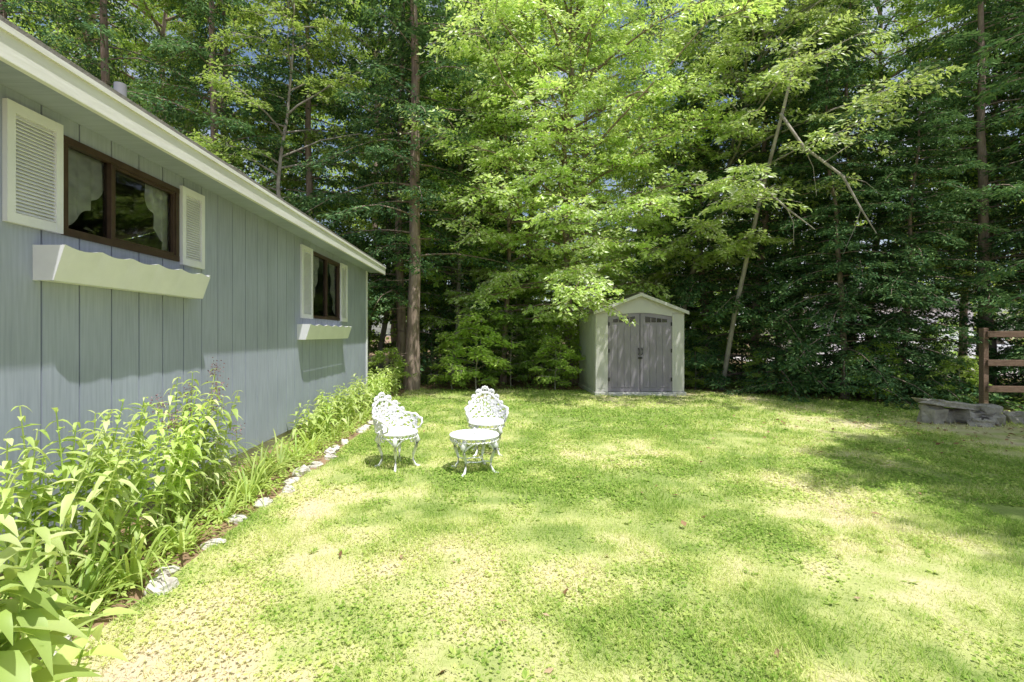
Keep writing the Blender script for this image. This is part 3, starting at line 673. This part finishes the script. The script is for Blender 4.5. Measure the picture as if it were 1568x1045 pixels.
def phlox(loc,ns,hmin,hmax,spread,seed,flower=False,lw=1.):
    global rng
    rng=np.random.default_rng(seed)
    e=empty('phlox_plant',loc); sm=MB(); lm=MB(); fm=MB()
    for i in range(ns):
        b0=np.array([rng.normal(0,spread*.5),rng.normal(0,spread),0]); b0[0]=np.clip(b0[0],-.3,.3); H=rng.uniform(hmin,hmax); ln=np.array([rng.normal(.08,.08),rng.normal(0,.1)])*H
        z=np.linspace(0,1,8); P=np.stack([b0[0]+ln[0]*z**2,b0[1]+ln[1]*z**2,H*z],-1); sm.tube(P,.006*(1.1-.6*z),5)
        n=int(H/.06); t=np.linspace(.15,1,n); a0=rng.uniform(0,3)
        C=np.stack([np.interp(t,z,P[:,c]) for c in range(3)],-1)
        for sg in(0,math.pi):
            a=a0+np.arange(n)*1.57+sg+rng.normal(0,.25,n); D=np.stack([np.cos(a),np.sin(a),0*a],-1)
            Lf=lw*.11*rng.uniform(.6,1.25,n)*(1-.55*np.clip((t-.75)/.25,0,1)); Lf*=np.where(t<.3,.7,1)
            V,F=strips(C,D,Lf,Lf*rng.uniform(.34,.46,n),rng.uniform(-.1,.8,n),rng.uniform(.2,1.2,n)); lm.add(V,F)
        if flower and i%3==0:
            m=60; Pp=P[-1]+rnd3(m,.028)*[1,1,1.5]
            fm.add(quads(Pp,rnd3(m,1),rnd3(m,1),np.full(m,.018),np.full(m,.014)),np.arange(m*4).reshape(-1,4))
    sm.obj('stems',[M_phlox],e,True); lm.obj('leaves',[M_phlox],e,True)
    if flower: fm.obj('flower_heads',[M_flower],e)
def daylily(loc,n,L,seed):
    global rng
    rng=np.random.default_rng(seed); e=empty('daylily_plant',loc); a=rng.uniform(0,6.28,n); D=np.stack([np.cos(a),np.sin(a),0*a],-1)
    P=D*rng.uniform(0,.08,n)[:,None]; P[:,2]=0
    Lf=L*rng.uniform(.3,.75,n); V,F=strips(P,D,Lf,rng.uniform(.014,.026,n),rng.uniform(1.2,2.6,n),rng.uniform(.9,2.4,n),9,'strap')
    m=MB(); m.add(V,F); m.obj('leaves',[M_lily],e,True)
k=500
for y,x,ns,h0,h1 in [(1.9,-2.42,8,.5,.85),(2.35,-2.45,11,.7,1.0),(2.75,-2.4,11,.75,1.15),(3.15,-2.45,12,.75,1.1),(3.6,-2.42,12,.75,1.15),(4.0,-2.5,12,.8,1.2),(4.5,-2.55,7,.35,.6)]:
    phlox((x,y,0),ns,h0,h1,.2,k,flower=y>3.3,lw=1.15); k+=1
for y,x,ns,h0,h1 in [(6.6,-2.5,9,.35,.55),(7.1,-2.45,12,.4,.65),(7.7,-2.4,12,.45,.7),(8.3,-2.45,14,.4,.65),(9.0,-2.4,14,.5,.75),(9.8,-2.4,14,.5,.8),(10.6,-2.4,12,.5,.8),(11.2,-2.3,10,.6,.9)]:
    phlox((x,y,0),ns,h0,h1,.2,k,lw=1.25); k+=1
for y,x,n,l in [(1.75,-2.1,40,.55),(2.1,-2.15,45,.6),(2.5,-2.15,50,.6),(2.9,-2.15,45,.55),(3.35,-2.15,40,.5),(3.9,-2.15,30,.4),(4.4,-2.2,55,.6),(4.85,-2.3,55,.6),(5.3,-2.3,50,.55),(5.75,-2.3,40,.45),(6.2,-2.3,40,.45),(6.8,-2.2,30,.4),(7.5,-2.2,30,.4),(8.4,-2.2,30,.4)]:
    daylily((x,y,0),n,l,k); k+=1
phlox((-1.36,1.28,0),4,.72,.98,.07,881,lw=1.9)
phlox((-1.5,1.6,0),3,.5,.7,.05,882,lw=1.5)
n=9000; x=rng.uniform(-2.75,-2.0,n); y=rng.uniform(1.5,11,n); P=np.stack([x,y,rng.uniform(.01,.12,n)],-1); a=rng.uniform(0,6.28,n)
V=quads(P,np.stack([np.cos(a),np.sin(a),rng.normal(0,.3,n)],-1),np.array([0,0,1.])+rnd3(n,.4),rng.uniform(.03,.06,n),rng.uniform(.015,.03,n))
link(bpy.data.objects.new('bed_weeds',mesh_np('bed_weeds',V,np.arange(len(V)).reshape(-1,4),[M_lily])))

# ------------------------------------------------------------------ neighbour lot
gd=MB(); gd.add([(12.5,17,.004),(40,13,.004),(44,34,.004),(15,32,.004)],[(0,1,2,3)]); gd.obj('gravel_driveway',[M_grav])
nh=empty('neighbour_house'); hb_=MB(); hb_.box(22,33,33,40,0,3.2); hb_.obj('walls',[M_nwall],nh)
prism('roof',[(21.6,3.15),(27.5,5.6),(33.4,3.15)],'y',32.6,40.4,M_roof,nh)
hb_=MB()
for x in(23.5,26.5,29.5): hb_.box(x,x+1.1,32.95,32.99,1.0,2.2)
hb_.obj('windows',[M_dark],nh)
hb_=MB()
for x in(23.5,26.5,29.5):
    hb_.box(x-.1,x,32.93,32.99,.9,2.3); hb_.box(x+1.1,x+1.2,32.93,32.99,.9,2.3); hb_.box(x,x+1.1,32.93,32.99,2.2,2.3); hb_.box(x,x+1.1,32.93,32.99,.9,1.0)
hb_.obj('window_trim',[M_white],nh)
car=empty('parked_car',(22.6,23.2,0),0.15)
prism('body',[(-2.2,.32),(-2.25,.7),(-2.1,.92),(-1.2,1.0),(1.9,1.0),(2.2,.85),(2.25,.4),(2.15,.3)],'y',-.88,.88,M_car,car,bevel=.06)
prism('cabin',[(-1.3,.98),(-.6,1.48),(1.2,1.5),(1.85,.98)],'y',-.74,.74,M_car,car,bevel=.05)
for sg in(-1,1):
    prism('side_window',[(-1.05,1.03),(-.55,1.41),(.15,1.43),(.15,1.03)],'y',sg*.742,sg*.752,M_dark,car)
    prism('rear_side_window',[(.22,1.03),(.22,1.43),(1.1,1.43),(1.55,1.03)],'y',sg*.742,sg*.752,M_dark,car)
    for xw in(-1.4,1.4):
        m=MB(); m.tube([(xw,sg*.72,.33),(xw,sg*.725,.33),(xw,sg*.90,.33),(xw,sg*.905,.33)],[.2,.33,.33,.2],20); m.obj('wheel',[M_tire],car,True)
        m=MB(); m.tube([(xw,sg*.88,.33),(xw,sg*.905,.33),(xw,sg*.91,.33)],[.2,.19,.01],14); m.obj('hubcap',[M_car],car,True)
fe=empty('wooden_fence')
fx=[(9.55,9.35),(10.75,9.2),(12.0,8.8),(13.4,8.3)]
for i,(x,y) in enumerate(fx):
    b=MB(); b.box(x-.05,x+.05,y-.05,y+.05,0,1.62); b.obj('post_%d'%(i+1),[M_fence],fe,bevel=.008)
for i in range(3):
    a=np.array([*fx[i],0.]);c=np.array([*fx[i+1],0.]); d=norm(c-a); n_=np.array([-d[1],d[0],0])
    for j,z in enumerate((.45,.95,1.5)):
        b=MB(); b.obox((a+c)/2+[0,0,z]-n_*.075,(np.linalg.norm(c-a),.04,.12),np.stack([d,n_,uz],1)); b.obj('rail_%d_%d'%(i+1,j+1),[M_fence],fe,bevel=.006)

# ------------------------------------------------------------------ light + sky + camera
sv=Vector((1.15,-1.5,5.0)).normalized()
sd=bpy.data.lights.new('sun','SUN'); sd.energy=5; sd.angle=R_(.53); sd.color=(1,.97,.93)
so=bpy.data.objects.new('sun',sd); so.rotation_euler=sv.to_track_quat('Z','Y').to_euler(); so.location=(5,-8,30); link(so)
wd=bpy.data.worlds.new('World'); scene.world=wd; wd.use_nodes=True; N=wd.node_tree.nodes; Lk=wd.node_tree.links; N.clear()
o=N.new('ShaderNodeOutputWorld'); bg=N.new('ShaderNodeBackground'); sk=N.new('ShaderNodeTexSky'); sk.sky_type='NISHITA'; sk.sun_disc=False
sk.sun_elevation=math.asin(sv.z); sk.sun_rotation=math.atan2(sv.x,sv.y); sk.dust_density=1.5
tc=N.new('ShaderNodeTexCoord'); nz=N.new('ShaderNodeTexNoise'); nz.inputs['Scale'].default_value=3.5; nz.inputs['Detail'].default_value=7
cr=N.new('ShaderNodeValToRGB'); cr.color_ramp.elements[0].position=.45; cr.color_ramp.elements[1].position=.65
cr.color_ramp.elements[0].color=(0,0,0,1); cr.color_ramp.elements[1].color=(.8,.8,.8,1)
mx=N.new('ShaderNodeMix'); mx.data_type='RGBA'; mx.inputs[7].default_value=(7.4,7.5,7.9,1)
Lk.new(tc.outputs['Generated'],nz.inputs['Vector']); Lk.new(nz.outputs[0],cr.inputs[0]); Lk.new(cr.outputs[0],mx.inputs[0]); Lk.new(sk.outputs[0],mx.inputs[6])
Lk.new(mx.outputs[2],bg.inputs[0]); bg.inputs[1].default_value=.15; Lk.new(bg.outputs[0],o.inputs[0])
cd=bpy.data.cameras.new('camera'); cd.lens=17.0; cd.sensor_width=36; cd.shift_x=.0217; cd.shift_y=-.0067; cd.clip_end=2000; cd.clip_start=.05
co=bpy.data.objects.new('camera',cd); co.location=(0,0,1.5); co.rotation_euler=(R_(90),0,0); link(co); scene.camera=co
scene.view_settings.view_transform='Standard'; scene.view_settings.look='None'; scene.view_settings.exposure=0
